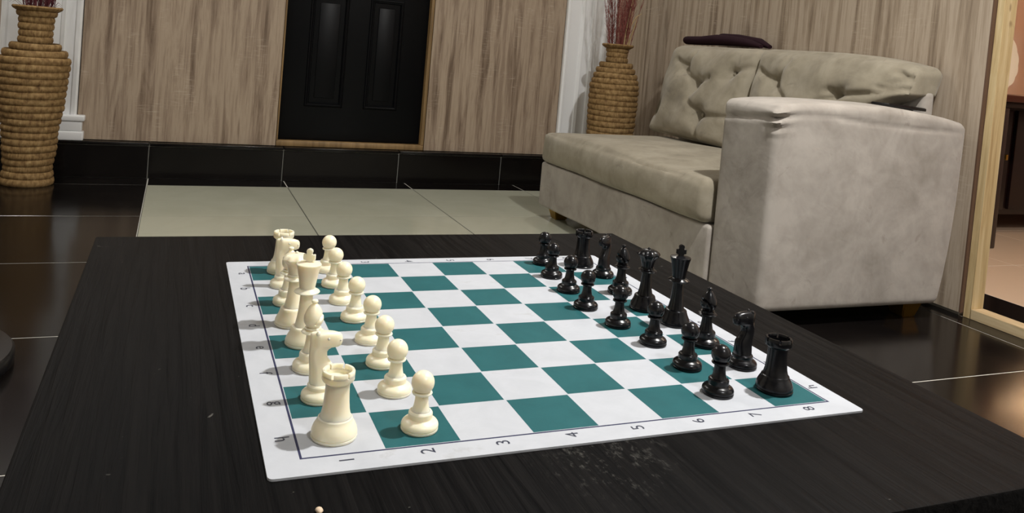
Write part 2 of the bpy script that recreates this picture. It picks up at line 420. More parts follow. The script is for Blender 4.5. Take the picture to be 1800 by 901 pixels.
def pilaster(name, x0, x1, label, block):
    t = thing(name, label, 'trim', kind='structure')
    W = x1-x0; y = YB-0.002
    # moulded cross-section swept upwards: flat field, ridges, rounded outer bead
    prof = [(0, 0), (0, -0.020), (0.010, -0.026), (0.020, -0.024), (0.026, -0.014), (0.085, -0.014), (0.090, -0.022), (0.104, -0.026), (0.112, -0.014),
            (0.150, -0.014), (0.156, -0.024), (0.170, -0.026), (0.176, -0.014), (W-0.085, -0.014), (W-0.080, -0.022), (W-0.066, -0.026), (W-0.060, -0.014), (W-0.028, -0.014), (W-0.022, -0.024), (W-0.008, -0.026), (W, -0.018), (W, 0)]
    bm = bmesh.new(); A = [bm.verts.new((x0+a, y+b, 0.164)) for a, b in prof]; B = [bm.verts.new((x0+a, y+b, ZC)) for a, b in prof]
    for i in range(len(prof)-1): bm.faces.new((A[i], A[i+1], B[i+1], B[i]))
    bm.faces.new(B); bm.faces.new(A[::-1])
    link('shaft', tomesh(bm, 'shaft', 35), 'white_paint', t)
    if block:
        for (z0, z1, e, d) in ((0.164, 0.205, 0.034, 0.046), (0.205, 0.250, 0.026, 0.040), (0.250, 0.276, 0.036, 0.050)):
            box('base_moulding', (x0-e, x1+e, y-d, y, z0, z1), 'white_paint', t, 0.006, 3)
pilaster('trim_1', -0.800, -0.490, 'white moulded pilaster behind the wider basket vase by the wood panel', True)
pilaster('trim_2', 1.874, 2.185, 'white moulded pilaster in the corner behind the sofa', False)

# right wall, opening with raw timber frame
wr = thing('wall_right', 'right wall clad with grey-brown wood-grain panels behind the sofa', 'wall', kind='structure')
box('backing', (XR, XR+0.055, 1.30, YB+0.1, 0, ZC), 'wall_paint', wr)
box('backing', (XR, XR+0.055, YF, 0.10, 0, ZC), 'wall_paint', wr)
box('backing', (XR, XR+0.055, 0.10, 1.30, 2.12, ZC), 'wall_paint', wr)
for a, b in ((2.505, YB-0.004), (1.290, 2.5035)):
    box('panel', (XR-0.014, XR, a, b, 0.012, ZC), 'wood_r', wr, 0.0006, 1)
box('panel_edge', (XR-0.0145, XR+0.002, 1.2845, 1.2896, 0.012, ZC), 'brown_edge', wr)
d2 = thing('door_2', 'raw pale timber frame of the open doorway beside the sofa', 'doorway', kind='structure')
box('post', (XR-0.002, XR+0.055, 1.258, 1.2835, 0, 2.10), 'timber', d2, 0.0015, 1)
box('stop_post', (XR+0.0, XR+0.04, 0.10, 0.125, 0, 2.10), 'timber', d2, 0.0015, 1)
box('sill', (XR-0.002, XR+0.055, 0.126, 1.2575, 0, 0.032), 'timber_sill', d2, 0.0015, 1)
box('lintel', (XR-0.002, XR+0.055, 0.10, 1.2835, 2.101, 2.12), 'timber_sill', d2, 0.0015, 1)

wl = box('wall_left', (XL-0.1, XL, YF, YB+0.1, 0, ZC), 'wall_paint'); tag(wl, 'plain cream side wall facing the sofa', 'wall', kind='structure')
wf = box('wall_front', (XL-0.1, XR+0.055, YF-0.1, YF, 0, ZC), 'wall_paint'); tag(wf, 'plain cream wall opposite the black door', 'wall', kind='structure')
ce = box('ceiling', (XL-0.1, 5.1, YF-0.1, YB+0.1, ZC, ZC+0.05), 'ceiling'); tag(ce, 'white ceiling', 'ceiling', kind='structure')
w5 = box('wall_far_room', (5.0, 5.1, -0.7, 3.1, 0, ZC), 'pink'); tag(w5, 'pink end wall of the room beyond', 'wall', kind='structure')
w6 = box('wall_far_room_side', (XR+0.056, 5.0, 3.0, 3.1, 0, ZC), 'pink'); tag(w6, 'pink wall above the dark sideboard', 'wall', kind='structure')
w7 = box('wall_far_room_front', (XR+0.056, 5.0, -0.7, -0.6, 0, ZC), 'pink'); tag(w7, 'pink front wall of the room beyond', 'wall', kind='structure')

# ------------------------------------------------------------------ lamps
def lamp(name, label, x, y, z, rad, watts, color, glow, spread=PI, group=None):
    t = thing(name, label, 'lamp', (x, y, z), group)
    bm = bmesh.new(); bm_lathe(bm, [(0, 0), (rad*1.18, 0), (rad*1.2, -0.006), (rad*1.16, -0.018), (rad*1.02, -0.022), (rad*1.0, -0.012), (0, -0.012)], 40)
    link('housing', tomesh(bm, 'housing', 40), 'white_paint', t)
    bm = bmesh.new(); bm_lathe(bm, [(0, -0.0125), (rad*0.98, -0.0125), (rad*0.98, -0.016), (rad*0.8, -0.019), (0, -0.021)], 32)
    link('diffuser', tomesh(bm, 'diffuser', 40), glow, t)
    ld = bpy.data.lights.new(name+'_light', 'AREA'); ld.shape = 'DISK'; ld.size = rad*1.9; ld.energy = watts; ld.color = color; ld.spread = spread
    lo = bpy.data.objects.new('bulb_light', ld); COL.objects.link(lo); lo.parent = t; lo.location = (0, 0, -0.026)
    return t
lamp('ceiling_lamp', 'round flush ceiling lamp above the sofa front', 1.27, 0.17, ZC, 0.055, MAIN_W, (1.0, 0.98, 0.945), 'lamp_glow')
lamp('downlight', 'round ceiling downlight in the corner above the sofa', 2.05, 3.15, ZC, 0.06, DOWN_W, (1.0, 0.97, 0.91), 'lamp_glow', group='downlights')
lamp('downlight', 'round ceiling downlight above the wider basket vase', -0.50, 3.15, ZC, 0.06, DOWN_W, (1.0, 0.97, 0.91), 'lamp_glow', group='downlights')
lamp('downlight', 'added fill downlight above the dark floor tiles beside the table', -0.95, 2.15, ZC, 0.06, SIDE_FILL_W, (1.0, 0.97, 0.91), 'lamp_glow', group='downlights')  # unseen fill light added to brighten the sofa front
lamp('room_fill_lamp', 'added large round fill lamp near the plain cream wall', 0.75, -1.45, ZC, 0.16, ROOM_FILL_W, (0.97, 0.98, 1.0), 'lamp_glow')  # unseen lamp added as soft fill from the camera side
lamp('far_room_lamp', 'round warm ceiling lamp in the room beyond', 3.55, 1.15, ZC, 0.12, FAR_W, (1.0, 0.80, 0.62), 'lamp_warm')

# ------------------------------------------------------------------ coffee table
tb = thing('coffee_table', 'square black wood-grain coffee table under the chess mat', 'table', (0.204, 0.230, 0))
TH = 0.381
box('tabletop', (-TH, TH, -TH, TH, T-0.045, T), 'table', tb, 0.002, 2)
for sx in (-1, 1):
    for sy in (-1, 1): box('leg', tuple(sorted((sx*(TH-0.012), sx*(TH-0.075)))) + tuple(sorted((sy*(TH-0.012), sy*(TH-0.075)))) + (0, T-0.0455), 'table', tb, 0.002, 2)
for s in (-1, 1):
    box('apron', (-TH+0.076, TH-0.076) + tuple(sorted((s*(TH-0.02), s*(TH-0.04)))) + (T-0.105, T-0.0455), 'table', tb)
    box('apron', tuple(sorted((s*(TH-0.02), s*(TH-0.04)))) + (-TH+0.076, TH-0.076, T-0.105, T-0.0455), 'table', tb)
box('lower_shelf', (-TH+0.02, TH-0.02, -TH+0.076, TH-0.076, 0.10, 0.12), 'table', tb, 0.002)

# ------------------------------------------------------------------ chess mat with printed coordinates
mz = T + 0.0016
bm = bmesh.new()
x0, x1, y0, y1, rr = -0.0245, 0.4775, -0.0225, 0.4765, 0.004
out = []
for (cx, cy, a0) in ((x1-rr, y1-rr, 0), (x0+rr, y1-rr, 90), (x0+rr, y0+rr, 180), (x1-rr, y0+rr, 270)):
    for k in range(5):
        a = math.radians(a0+22.5*k); out.append((cx+rr*math.cos(a), cy+rr*math.sin(a)))
A = [bm.verts.new((x, y, 0.0)) for x, y in out]; B = [bm.verts.new((x, y, 0.0016)) for x, y in out]
bm.faces.new(A[::-1]); bm.faces.new(B)
for i in range(len(out)): bm.faces.new((A[i], A[(i+1) % len(out)], B[(i+1) % len(out)], B[i]))
mat = link('chess_mat', tomesh(bm, 'chess_mat'), 'mat'); mat.location = (0, 0, T)
tag(mat, 'white and green vinyl chess mat with printed letters and numbers', 'chessboard')
txt_cache = {}
def glyph(ch, x, y, rz):
    if ch not in txt_cache:
        cu = bpy.data.curves.new('glyph', 'FONT'); cu.body = ch; cu.size = 0.0150; cu.align_x = 'CENTER'; cu.align_y = 'CENTER'; cu.resolution_u = 4
        tmp = bpy.data.objects.new('tmp', cu); COL.objects.link(tmp)
        bpy.context.view_layer.update()
        me = bpy.data.meshes.new_from_object(tmp.evaluated_get(bpy.context.evaluated_depsgraph_get()))
        bpy.data.objects.remove(tmp); me.name = 'printed_'+ch; me.materials.clear(); me.materials.append(MAT['print'])
        vs2 = [v.co for v in me.vertices]; cx = (min(v.x for v in vs2)+max(v.x for v in vs2))/2; cy = (min(v.y for v in vs2)+max(v.y for v in vs2))/2
        me.transform(Matrix.Translation((-cx, -cy, 0))); txt_cache[ch] = me
    o = link('printed_character', txt_cache[ch], None, mat); o.location = (x, y, 0.00172); o.rotation_euler = (0, 0, rz)
for k in range(8):
    glyph('12345678'[k], (k+0.5)*SQ, -0.0090, PI/2); glyph('12345678'[k], (k+0.5)*SQ, 8.155*SQ, -PI/2)
    glyph('hgfedcba'[k], -0.0098, (k+0.5)*SQ, -PI/2); glyph('hgfedcba'[k], 8.155*SQ, (k+0.5)*SQ, PI/2)

# ------------------------------------------------------------------ chess pieces
mm = 0.001
def L(prof, name, n=36, mod=None, smooth=32):
    bm = bmesh.new(); bm_lathe(bm, [(a*mm, b*mm) for a, b in prof], n, mod); return tomesh(bm, name, smooth)
def arc(cx, cz, r, a0, a1, n):
    return [(max(0, cx+r*math.cos(math.radians(a0+(a1-a0)*i/n))), cz+r*math.sin(math.radians(a0+(a1-a0)*i/n))) for i in range(n+1)]
def foot(r, step_r, z2):
    """felt-bottomed foot: thick disc, rounded shoulder, narrower second step"""
    return [(0, 0), (r-0.6, 0), (r, 0.8), (r, 1.9), (r-0.5, 2.3), (r, 2.8), (r, 4.3)] + [(r-0.35, 5.4), (r-1.3, 6.6), (r-2.8, 7.6), (step_r+0.6, 8.4), (step_r, 9.0)] + [(step_r+0.1, 9.6), (step_r, z2-1.4), (step_r-0.7, z2-0.4), (step_r-1.8, z2)]
P = {}
P['pawn'] = [('base', L(foot(13.9, 9.0, 14.2)+[(0, 14.2)], 'base')),
             ('stem', L([(0, 14.0), (7.0, 14.2), (6.2, 15.6), (5.5, 18.5), (5.0, 22.5), (4.9, 25.6), (5.6, 26.4), (7.4, 26.9), (7.7, 27.7), (7.3, 28.4), (5.6, 28.7), (0, 28.7)], 'stem')),
             ('head', L([(0, 28.0)]+arc(0, 35.1, 8.6, -52, 90, 14), 'head'))]
def battlement():
    bm = bmesh.new()
    bm_lathe(bm, [(a*mm, b*mm) for a, b in [(0, 39.4), (9.0, 39.4), (9.6, 40.0), (11.2, 41.2), (11.7, 42.2), (11.7, 45.0), (9.3, 45.0), (8.9, 42.6), (0, 42.2)]], 48)
    for k in range(6):
        a0 = 2*PI*k/6+0.075; a1 = 2*PI*(k+1)/6-0.075; prev = None; first = None; N = 7
        for i in range(N+1):
            a = a0+(a1-a0)*i/N
            q = [bm.verts.new((r_*mm*math.cos(a), r_*mm*math.sin(a), z_*mm)) for r_, z_ in ((9.3, 44.9), (11.7, 44.9), (11.7, 47.9), (11.3, 48.5), (9.7, 48.5), (9.3, 47.9))]
            if prev:
                for j in range(6): bm.faces.new((prev[j], prev[(j+1) % 6], q[(j+1) % 6], q[j]))
            else: bm.faces.new(q[::-1])
            prev = q
        bm.faces.new(prev)
    return tomesh(bm, 'battlement', 35)
P['rook'] = [('base', L([(0, 0), (15.9, 0), (16.5, 0.9), (16.5, 2.1), (15.9, 2.6), (16.4, 3.2), (16.3, 5.2), (15.6, 7.4), (14.6, 9.6), (13.4, 11.6), (12.5, 13.2), (12.3, 14.2), (11.6, 14.9), (0, 14.9)], 'base')),
             ('tower', L([(0, 14.8), (11.4, 14.9), (10.6, 16.6), (9.8, 20), (9.2, 25), (8.8, 31), (8.6, 36), (8.8, 39.5), (0, 39.5)], 'tower')),
             ('battlement', battlement())]
def mitre():
    bm = bmesh.new()
    pr = [(0, 36.4), (5.2, 36.4), (5.9, 37.6), (7.2, 39.4), (8.1, 41.4), (8.4, 43.4), (8.2, 45.6), (7.6, 47.8), (6.6, 50.2), (5.4, 52.4), (4.2, 54.2), (3.0, 55.6), (2.0, 56.4), (1.8, 56.9), (2.6, 57.5), (2.9, 58.4), (2.5, 59.4), (1.4, 60.0), (0, 60.2)]
    fine = []
    for (a, b), (c, d) in zip(pr, pr[1:]):
        for t in (0, 0.34, 0.67): fine.append((a+(c-a)*t, b+(d-b)*t))
    fine.append(pr[-1])
    bm_lathe(bm, [(a*mm, b*mm) for a, b in fine], 64)
    # slanted slot cut into the +x side
    for v in bm.verts:
        x, y, z = v.co/mm
        if z > 40 and z < 55:
            d = (z-42.6) - (x-3.0)*1.15
            if abs(d) < 1.5 and x > 0.5:
                f = 1-0.42*(1-(d/1.5)**2)**0.5; v.co.x *= f; v.co.y *= (f+1)/2
    return tomesh(bm, 'mitre', 40)
P['bishop'] = [('base', L(foot(15.0, 9.8, 15.4)+[(0, 15.4)], 'base')),
               ('stem', L([(0, 15.2), (7.6, 15.4), (6.7, 17.2), (5.8, 21), (5.2, 26), (5.1, 30.4), (6.0, 31.2), (9.3, 32.0), (9.7, 32.6), (9.1, 33.3), (6.6, 34.0), (6.2, 34.8), (7.0, 35.3), (7.1, 35.9), (5.4, 36.5), (0, 36.5)], 'stem')),
               ('mitre', mitre())]
def flute(r, z, a):
    k = max(0.0, min(1.0, (z/mm-58)/4.0))
    return r*(1+0.06*k*math.cos(9*a)), z
royal_foot = [(0, 0), (15.9, 0), (16.5, 0.9), (16.5, 2.2), (15.9, 2.7), (16.4, 3.3), (16.3, 4.6), (15.4, 7.0), (14.0, 9.6), (12.9, 12.0), (12.2, 14.4), (11.9, 15.8), (11.2, 16.7), (9.0, 17.2), (0, 17.2)]
P['queen'] = [('base', L(royal_foot, 'base')),
              ('stem', L([(0, 17.0), (9.0, 17.2), (8.2, 19.5), (7.2, 24), (6.3, 30), (5.7, 37), (5.5, 42.4), (6.6, 43.4), (10.6, 44.3), (11.0, 45.0), (10.4, 45.8), (7.6, 46.8), (7.0, 47.6), (7.6, 48.4), (7.4, 49.2), (0, 49.2)], 'stem')),
              ('crown', L([(0, 49.0), (6.6, 49.2), (6.9, 51.5), (7.8, 55.5), (9.2, 59.4), (11.8, 62.2), (12.9, 63.6), (12.9, 64.8), (11.4, 66.8), (8.8, 68.6), (5.0, 69.8), (0, 70.2)], 'crown', 54, flute)),
              ('finial', L([(0, 69.2), (1.6, 69.4)]+arc(0, 70.3, 1.7, -20, 90, 6), 'finial', 20))]
def cross():
    bm = bmesh.new()
    half = [(2.6, 75.6), (2.6, 78.4), (5.4, 77.9), (5.4, 83.3), (2.2, 82.7), (1.9, 83.7), (3.0, 85.4), (2.5, 87.4)]
    o2 = [(-half[0][0], half[0][1])] + half + [(0.0, 88.6)] + [(-x_, z_) for x_, z_ in half[:0:-1]]
    A_ = [bm.verts.new((-1.9*mm, a*mm, b*mm)) for a, b in o2]; B_ = [bm.verts.new((1.9*mm, a*mm, b*mm)) for a, b in o2]
    bm.faces.new(A_); bm.faces.new(B_[::-1])
    for i in range(len(o2)): bm.faces.new((A_[i], A_[(i+1) % len(o2)], B_[(i+1) % len(o2)], B_[i]))
    bmesh.ops.bevel(bm, geom=list(bm.edges), offset=0.35*mm, segments=2, affect='EDGES')
    return tomesh(bm, 'cross', 40)
P['king'] = [('base', L(royal_foot, 'base')),
             ('stem', L([(0, 17.0), (9.0, 17.2), (8.3, 20), (7.2, 26), (6.4, 33), (5.9, 41), (5.8, 46.0), (6.9, 47.2), (11.3, 48.2), (11.7, 48.9), (11.0, 49.8), (8.2, 51.0), (7.4, 52.0), (0, 52.0)], 'stem')),
             ('crown', L([(0, 51.8), (7.0, 52.0), (7.3, 54), (8.4, 61), (9.9, 69), (11.2, 73.4), (11.4, 74.2), (10.9, 74.8), (8.0, 75.4), (4.2, 76.2), (0, 76.4)], 'crown')),
             ('cross', cross())]
def horse():
    # (z, back x, front x, half width at back, half width at front)
    S = [(12.6, -8.4, 9.0, 7.6, 6.8), (14.5, -8.9, 9.8, 7.4, 6.2), (18, -9.2, 10.0, 6.8, 5.6), (22, -9.3, 10.0, 6.2, 5.2), (26, -9.6, 9.8, 5.8, 4.8), (29, -9.9, 7.4, 5.6, 4.5),
         (32, -10.2, 5.0, 5.4, 4.2), (35, -10.4, 3.7, 5.3, 4.0), (38, -10.4, 3.6, 5.3, 4.0), (40.0, -10.3, 5.0, 5.4, 4.0), (41.6, -10.3, 8.5, 5.4, 4.0), (42.4, -10.2, 12.6, 5.5, 4.4), (43.4, -10.2, 14.4, 5.6, 4.5),
         (46, -10.3, 15.2, 5.8, 4.5), (48.6, -10.5, 15.2, 5.8, 4.4), (50.8, -10.6, 14.8, 5.6, 4.3), (52.4, -10.3, 13.4, 5.0, 3.7), (53.4, -9.2, 10.0, 4.0, 3.0), (53.8, -7.6, 6.2, 2.6, 1.8)]
    bm = bmesh.new(); rings = []; n = 28
    for (z, xb, xf, wb_, wf_) in S:
        cx, hl = (xb+xf)/2, (xf-xb)/2; ring = []
        for i in range(n):
            a = 2*PI*i/n; ca, sa = math.cos(a), math.sin(a)
            x = cx+hl*math.copysign(abs(ca)**0.62, ca); t = (x-xb)/(xf-xb)
            wdt = wb_+(wf_-wb_)*t
            if t < 0.16: wdt *= 0.72          # narrow mane ridge
            zz = z - (0.07*(x-2) if z > 42 and x > 2 else 0)
            ring.append(bm.verts.new((x*mm, wdt*mm*math.copysign(abs(sa)**0.85, sa), zz*mm)))
        rings.append(ring)
    for A_, B_ in zip(rings, rings[1:]):
        for i in range(n): bm.faces.new((A_[i], A_[(i+1) % n], B_[(i+1) % n], B_[i]))
    bm.faces.new(rings[0][::-1]); bm.faces.new(rings[-1])
    return tomesh(bm, 'horse_head', 50)
def ears():
    bm = bmesh.new()
    for s in (-1, 1):
        bm_tube(bm, [(-4.6*mm, s*2.6*mm, 50.5*mm), (-4.9*mm, s*2.9*mm, 53.2*mm), (-4.4*mm, s*2.7*mm, 54.4*mm), (-4.0*mm, s*2.5*mm, 55.0*mm)], [2.0*mm, 1.9*mm, 1.2*mm, 0.3*mm], 8)
    return tomesh(bm, 'ears', 60)
def eyes():
    bm = bmesh.new()
    for s in (-1, 1):
        bmesh.ops.create_uvsphere(bm, u_segments=10, v_segments=6, radius=1.25*mm, matrix=Matrix.Translation((3.2*mm, s*4.5*mm, 49.0*mm)))
        bmesh.ops.create_uvsphere(bm, u_segments=8, v_segments=6, radius=0.8*mm, matrix=Matrix.Translation((13.0*mm, s*3.3*mm, 47.0*mm)))
    return tomesh(bm, 'eyes', 60)
P['knight'] = [('base', L(foot(14.2, 9.8, 13.0)+[(0, 13.0)], 'base')), ('horse_head', horse()), ('ears', ears()), ('eyes', eyes())]
mats_done = {}
def piece(kind, colour, x, y, rz, label, group):
    t = thing(('ivory_' if colour == 'ivory' else 'black_')+kind, label, 'chess piece', (x, y, T+0.0016), group, rz=rz)
    for nm, me in P[kind]:
        key = (kind, nm, colour)
        if key not in mats_done:
            m2 = me.copy(); m2.materials.append(MAT[colour]); mats_done[key] = m2
        link(nm, mats_done[key], None, t)
WB = dict(h=('rook', .0258, .0258), g=('knight', .0250, .0875), f=('bishop', .0266, .1460), e=('king', .0288, .2035), d=('queen', .0252, .2560), c=('bishop', .0284, .3175), b=('knight', .0305, .3760), a=('rook', .0350, .4310))
WP = dict(h=(.0887, .0240), g=(.0857, .0880), f=(.0885, .1448), e=(.0900, .2001), d=(.0876, .2605), c=(.0852, .3148), b=(.0864, .3724), a=(.0888, .4295))
BP = dict(h=(.3639, .0336), g=(.3707, .0899), f=(.3710, .1503), e=(.3612, .2045), d=(.3525, .2625), c=(.3608, .3230), b=(.3655, .3815), a=(.3800, .4395))
BB = dict(h=('rook', .4226, .0296), g=('knight', .4285, .0826), f=('bishop', .4262, .1389), e=('king', .4304, .2000), d=('queen', .4222, .2510), c=('bishop', .4240, .3090), b=('knight', .4380, .3775), a=('rook', .4319, .4265))
for fl in 'hgfedcba':
    k, x, y = WB[fl]; piece(k, 'ivory', x, y, R.uniform(-0.12, 0.12)+(1.3 if k == 'king' else 0), 'ivory plastic %s on the file printed %s' % (k, fl), 'ivory chess pieces in the rear rank')
    x, y = WP[fl]; piece('pawn', 'ivory', x, y, 0, 'ivory plastic pawn on the file printed %s' % fl, 'ivory pawns')
    x, y = BP[fl]; piece('pawn', 'ebony', x, y, 0, 'black plastic pawn on the file printed %s' % fl, 'black pawns')
    k, x, y = BB[fl]; piece(k, 'ebony', x, y, PI+{'g': 0.15, 'e': -1.75, 'b': 0.5}.get(fl, 0.0)+R.uniform(-0.1, 0.1), 'black plastic %s on the file printed %s' % (k, fl), 'black chess pieces in the rear rank')

# ------------------------------------------------------------------ sofa
sf = thing('sofa', 'taupe suede two-seat sofa with tufted back cushions and one arm', 'sofa', (0, 0, 0))
Y0, Y1 = 1.268, 2.745
def d_base(v, u): return v + Vector((0.006*math.sin(v.y*9)*(1 if u.x < -0.9 else 0), 0, 0))
soft_box('seat_base', (1.452, 2.19, 1.512, Y1, 0.05, 0.243), 0.012, 'sofa', sf, (8, 24, 4), d_base)
def d_arm(v, u):
    d = Vector()
    e = (1-u.x**2)*(1-u.z**2)
    if u.y < -0.9: d.y -= 0.010*e
    if u.z > 0.3: d.z += 0.022*max(0, u.z-0.3)/0.7*(1-u.y**2*0.3)*(1-u.x**4) - 0.024*max(0, u.x-0.2)*max(0, u.z-0.3)/0.7
    if u.x > 0.0: d.x += u.x*0.046*(1-((1-u.z)/2)**3)
    # sewn fold a hand's width under the top edge, on the near side and the front
    fold = math.exp(-((v.z-0.600-0.010*math.sin(v.x*9))/0.005)**2)
    if u.y < -0.9 and u.x < 0.92: d.y += 0.0050*fold*(0.5+0.5*math.sin(v.x*13+1)**2)
    if u.x < -0.9: d.x += 0.0065*math.exp(-((v.z-0.597+0.08*(v.y-1.39))/0.006)**2)
    # gathered corner at the front top
    c_ = math.exp(-((v.x-1.47)/0.03)**2-((v.y-Y0)/0.03)**2-((v.z-0.605)/0.035)**2)
    d += Vector((0.010, 0.010, 0))*c_*math.sin(v.z*210)
    return v+d
soft_box('arm', (1.466, 2.172, Y0, 1.512, 0.05, 0.640), 0.020, 'sofa', sf, (24, 10, 80), d_arm)
soft_box('back_frame', (2.175, 2.225, 1.40, Y1+0.03, 0.05, 0.715), 0.02, 'sofa', sf, (4, 12, 8))
def d_seat(v, u):
    d = Vector()
    if u.z > 0.9: d.z += 0.022*(1-u.x**2)**0.5*(1-u.y**4) + 0.006*math.sin(v.y*7+v.x*3)
    if u.x < -0.9: d.x -= 0.012*(1-u.z**2)*(1-u.y**4)+0.004*math.sin(v.y*13+v.z*20)
    return v+d
sc_ = soft_box('seat_cushion', (1.436, 2.10, 1.524, Y1-0.012, 0.246, 0.382), 0.028, 'cushion', sf, (14, 28, 6), d_seat)

def seg_d(p, a, b):
    ab = (b[0]-a[0], b[1]-a[1]); t = ((p[0]-a[0])*ab[0]+(p[1]-a[1])*ab[1])/max(1e-9, ab[0]**2+ab[1]**2); t = max(0, min(1, t))
    return math.hypot(p[0]-a[0]-ab[0]*t, p[1]-a[1]-ab[1]*t)
def back_cushion(y0, y1, z0, z1, buttons, lines, slope_top, near_taper):
    X0 = 2.010; TH_ = 0.15
    yz = lambda q: (lambda w_: (w_.y, w_.z))(px_x(q[0], q[1], 2.05))
    Bs = [yz(q) for q in buttons]; Ls = [(yz(a), yz(b)) for a, b in lines]
    def df(v, u):
        w_ = v.copy()
        lean = 0.12*(v.z-z0)/(z1-z0)
        w_.x += lean
        if u.z > 0: w_.z += slope_top*(1 if u.y < 0 else 0)*(u.y**2)*u.z
        if u.y < 0: w_.y += near_taper(v.z)*(-u.y)
        bul = 0.045*(1-u.y**4)*(1-u.z**4)
        if u.x < -0.9:
            w_.x -= bul
            p = (v.y, v.z)
            for b in Bs:
                d = math.hypot(p[0]-b[0], p[1]-b[1]); w_.x += 0.040*math.exp(-(d/0.040)**2) + 0.012*math.exp(-(d/0.012)**2)
            m_ = 0
            for a, b in Ls: m_ = max(m_, math.exp(-(seg_d(p, a, b)/0.013)**2))
            w_.x += 0.016*m_
            w_.x += 0.004*math.sin(p[0]*31+p[1]*17)+0.003*math.sin(p[1]*45-p[0]*9)
        return w_
    o = soft_box('back_cushion', (X0, X0+TH_, y0, y1, z0, z1), 0.035, 'cushion', sf, (3, 60, 48), df, 80)
    for b in Bs:
        bm = bmesh.new(); bmesh.ops.create_uvsphere(bm, u_segments=12, v_segments=8, radius=0.009)
        bt = link('button', tomesh(bm, 'button', 60), 'cushion', o)
        bul = 0.045*(1-((b[0]-(y0+y1)/2)/((y1-y0)/2))**4)*(1-((b[1]-(z0+z1)/2)/((z1-z0)/2))**4)
        bt.location = (X0+0.12*(b[1]-z0)/(z1-z0)-bul+0.050, b[0], b[1]); bt.scale = (0.6, 1, 1)
    return o
back_cushion(2.175, 2.80, 0.398, 0.822, [(1197, 118), (1221, 149), (1272, 129), (1160, 188), (1235, 202)],
             [((1179, 103), (1197, 118)), ((1197, 118), (1221, 149)), ((1221, 149), (1245, 136)), ((1272, 129), (1300, 117)), ((1221, 149), (1216, 175)), ((1216, 175), (1235, 202)), ((1235, 202), (1285, 208)), ((1197, 118), (1207, 92)), ((1160, 188), (1145, 202)), ((1235, 202), (1238, 240))], 0.0, lambda z: 0)
back_cushion(1.405, 2.168, 0.398, 0.825, [(1353, 145), (1476, 170)],
             [((1320, 122), (1353, 145)), ((1353, 145), (1380, 175)), ((1476, 170), (1440, 182)), ((1476, 170), (1455, 158)), ((1476, 170), (1540, 160)), ((1572, 124), (1556, 114)), ((1562, 128), (1577, 121)), ((1353, 145), (1372, 105)), ((1566, 126), (1548, 142)), ((1530, 150), (1580, 146))], -0.035,
             lambda z: 0.115*max(0, min(1, (0.715-z)/0.06)))
for (x, y) in ((1.52, 2.665), (2.10, 1.335), (1.54, 1.40), (2.10, 2.66)):
    bm = bmesh.new(); A = [bm.verts.new((x+a*0.026, y+b*0.026, 0.0)) for a, b in ((-1, -1), (1, -1), (1, 1), (-1, 1))]; B = [bm.verts.new((x+a*0.040, y+b*0.040, 0.052)) for a, b in ((-1, -1), (1, -1), (1, 1), (-1, 1))]
    bm.faces.new(A[::-1]); bm.faces.new(B)
    for i in range(4): bm.faces.new((A[i], A[(i+1) % 4], B[(i+1) % 4], B[i]))
    bmesh.ops.bevel(bm, geom=list(bm.edges), offset=0.003, segments=2, affect='EDGES')
    link('foot', tomesh(bm, 'foot', 40), 'gold', sf)

# dark garment on the cushion tops
bm = bmesh.new()
bm_tube(bm, [(2.20, 2.72, 0.846), (2.20, 2.70, 0.850), (2.205, 2.60, 0.852), (2.205, 2.48, 0.856), (2.21, 2.36, 0.852), (2.21, 2.26, 0.846), (2.21, 2.18, 0.838)], [0.006, 0.020, 0.021, 0.025, 0.022, 0.018, 0.008], 14)
bm_tube(bm, [(2.235, 2.55, 0.868), (2.235, 2.50, 0.876), (2.235, 2.38, 0.870), (2.235, 2.24, 0.852), (2.235, 2.17, 0.838)], [0.005, 0.016, 0.018, 0.018, 0.008], 14)
for v in bm.verts: v.co.y += 0.09; v.co.x = 2.21+(v.co.x-2.21)*1.5; v.co.z += 0.003*math.sin(v.co.y*60)
cl = link('folded_garment', tomesh(bm, 'garment', 70), 'cloth'); tag(cl, 'dark plum garment lying folded on top of a sofa back cushion', 'garment')
# phone on the arm
ph = thing('smartphone', 'black smartphone lying flat on the sofa arm', 'phone', (2.085, 1.42, 0.652), rz=-0.02)
ph.rotation_euler = (0, 0.055, -0.03)
box('body', (-0.080, 0.080, -0.038, 0.038, 0, 0.010), 'black', ph, 0.003, 2)
box('screen', (-0.076, 0.076, -0.035, 0.035, 0.0101, 0.0106), 'screen', ph)

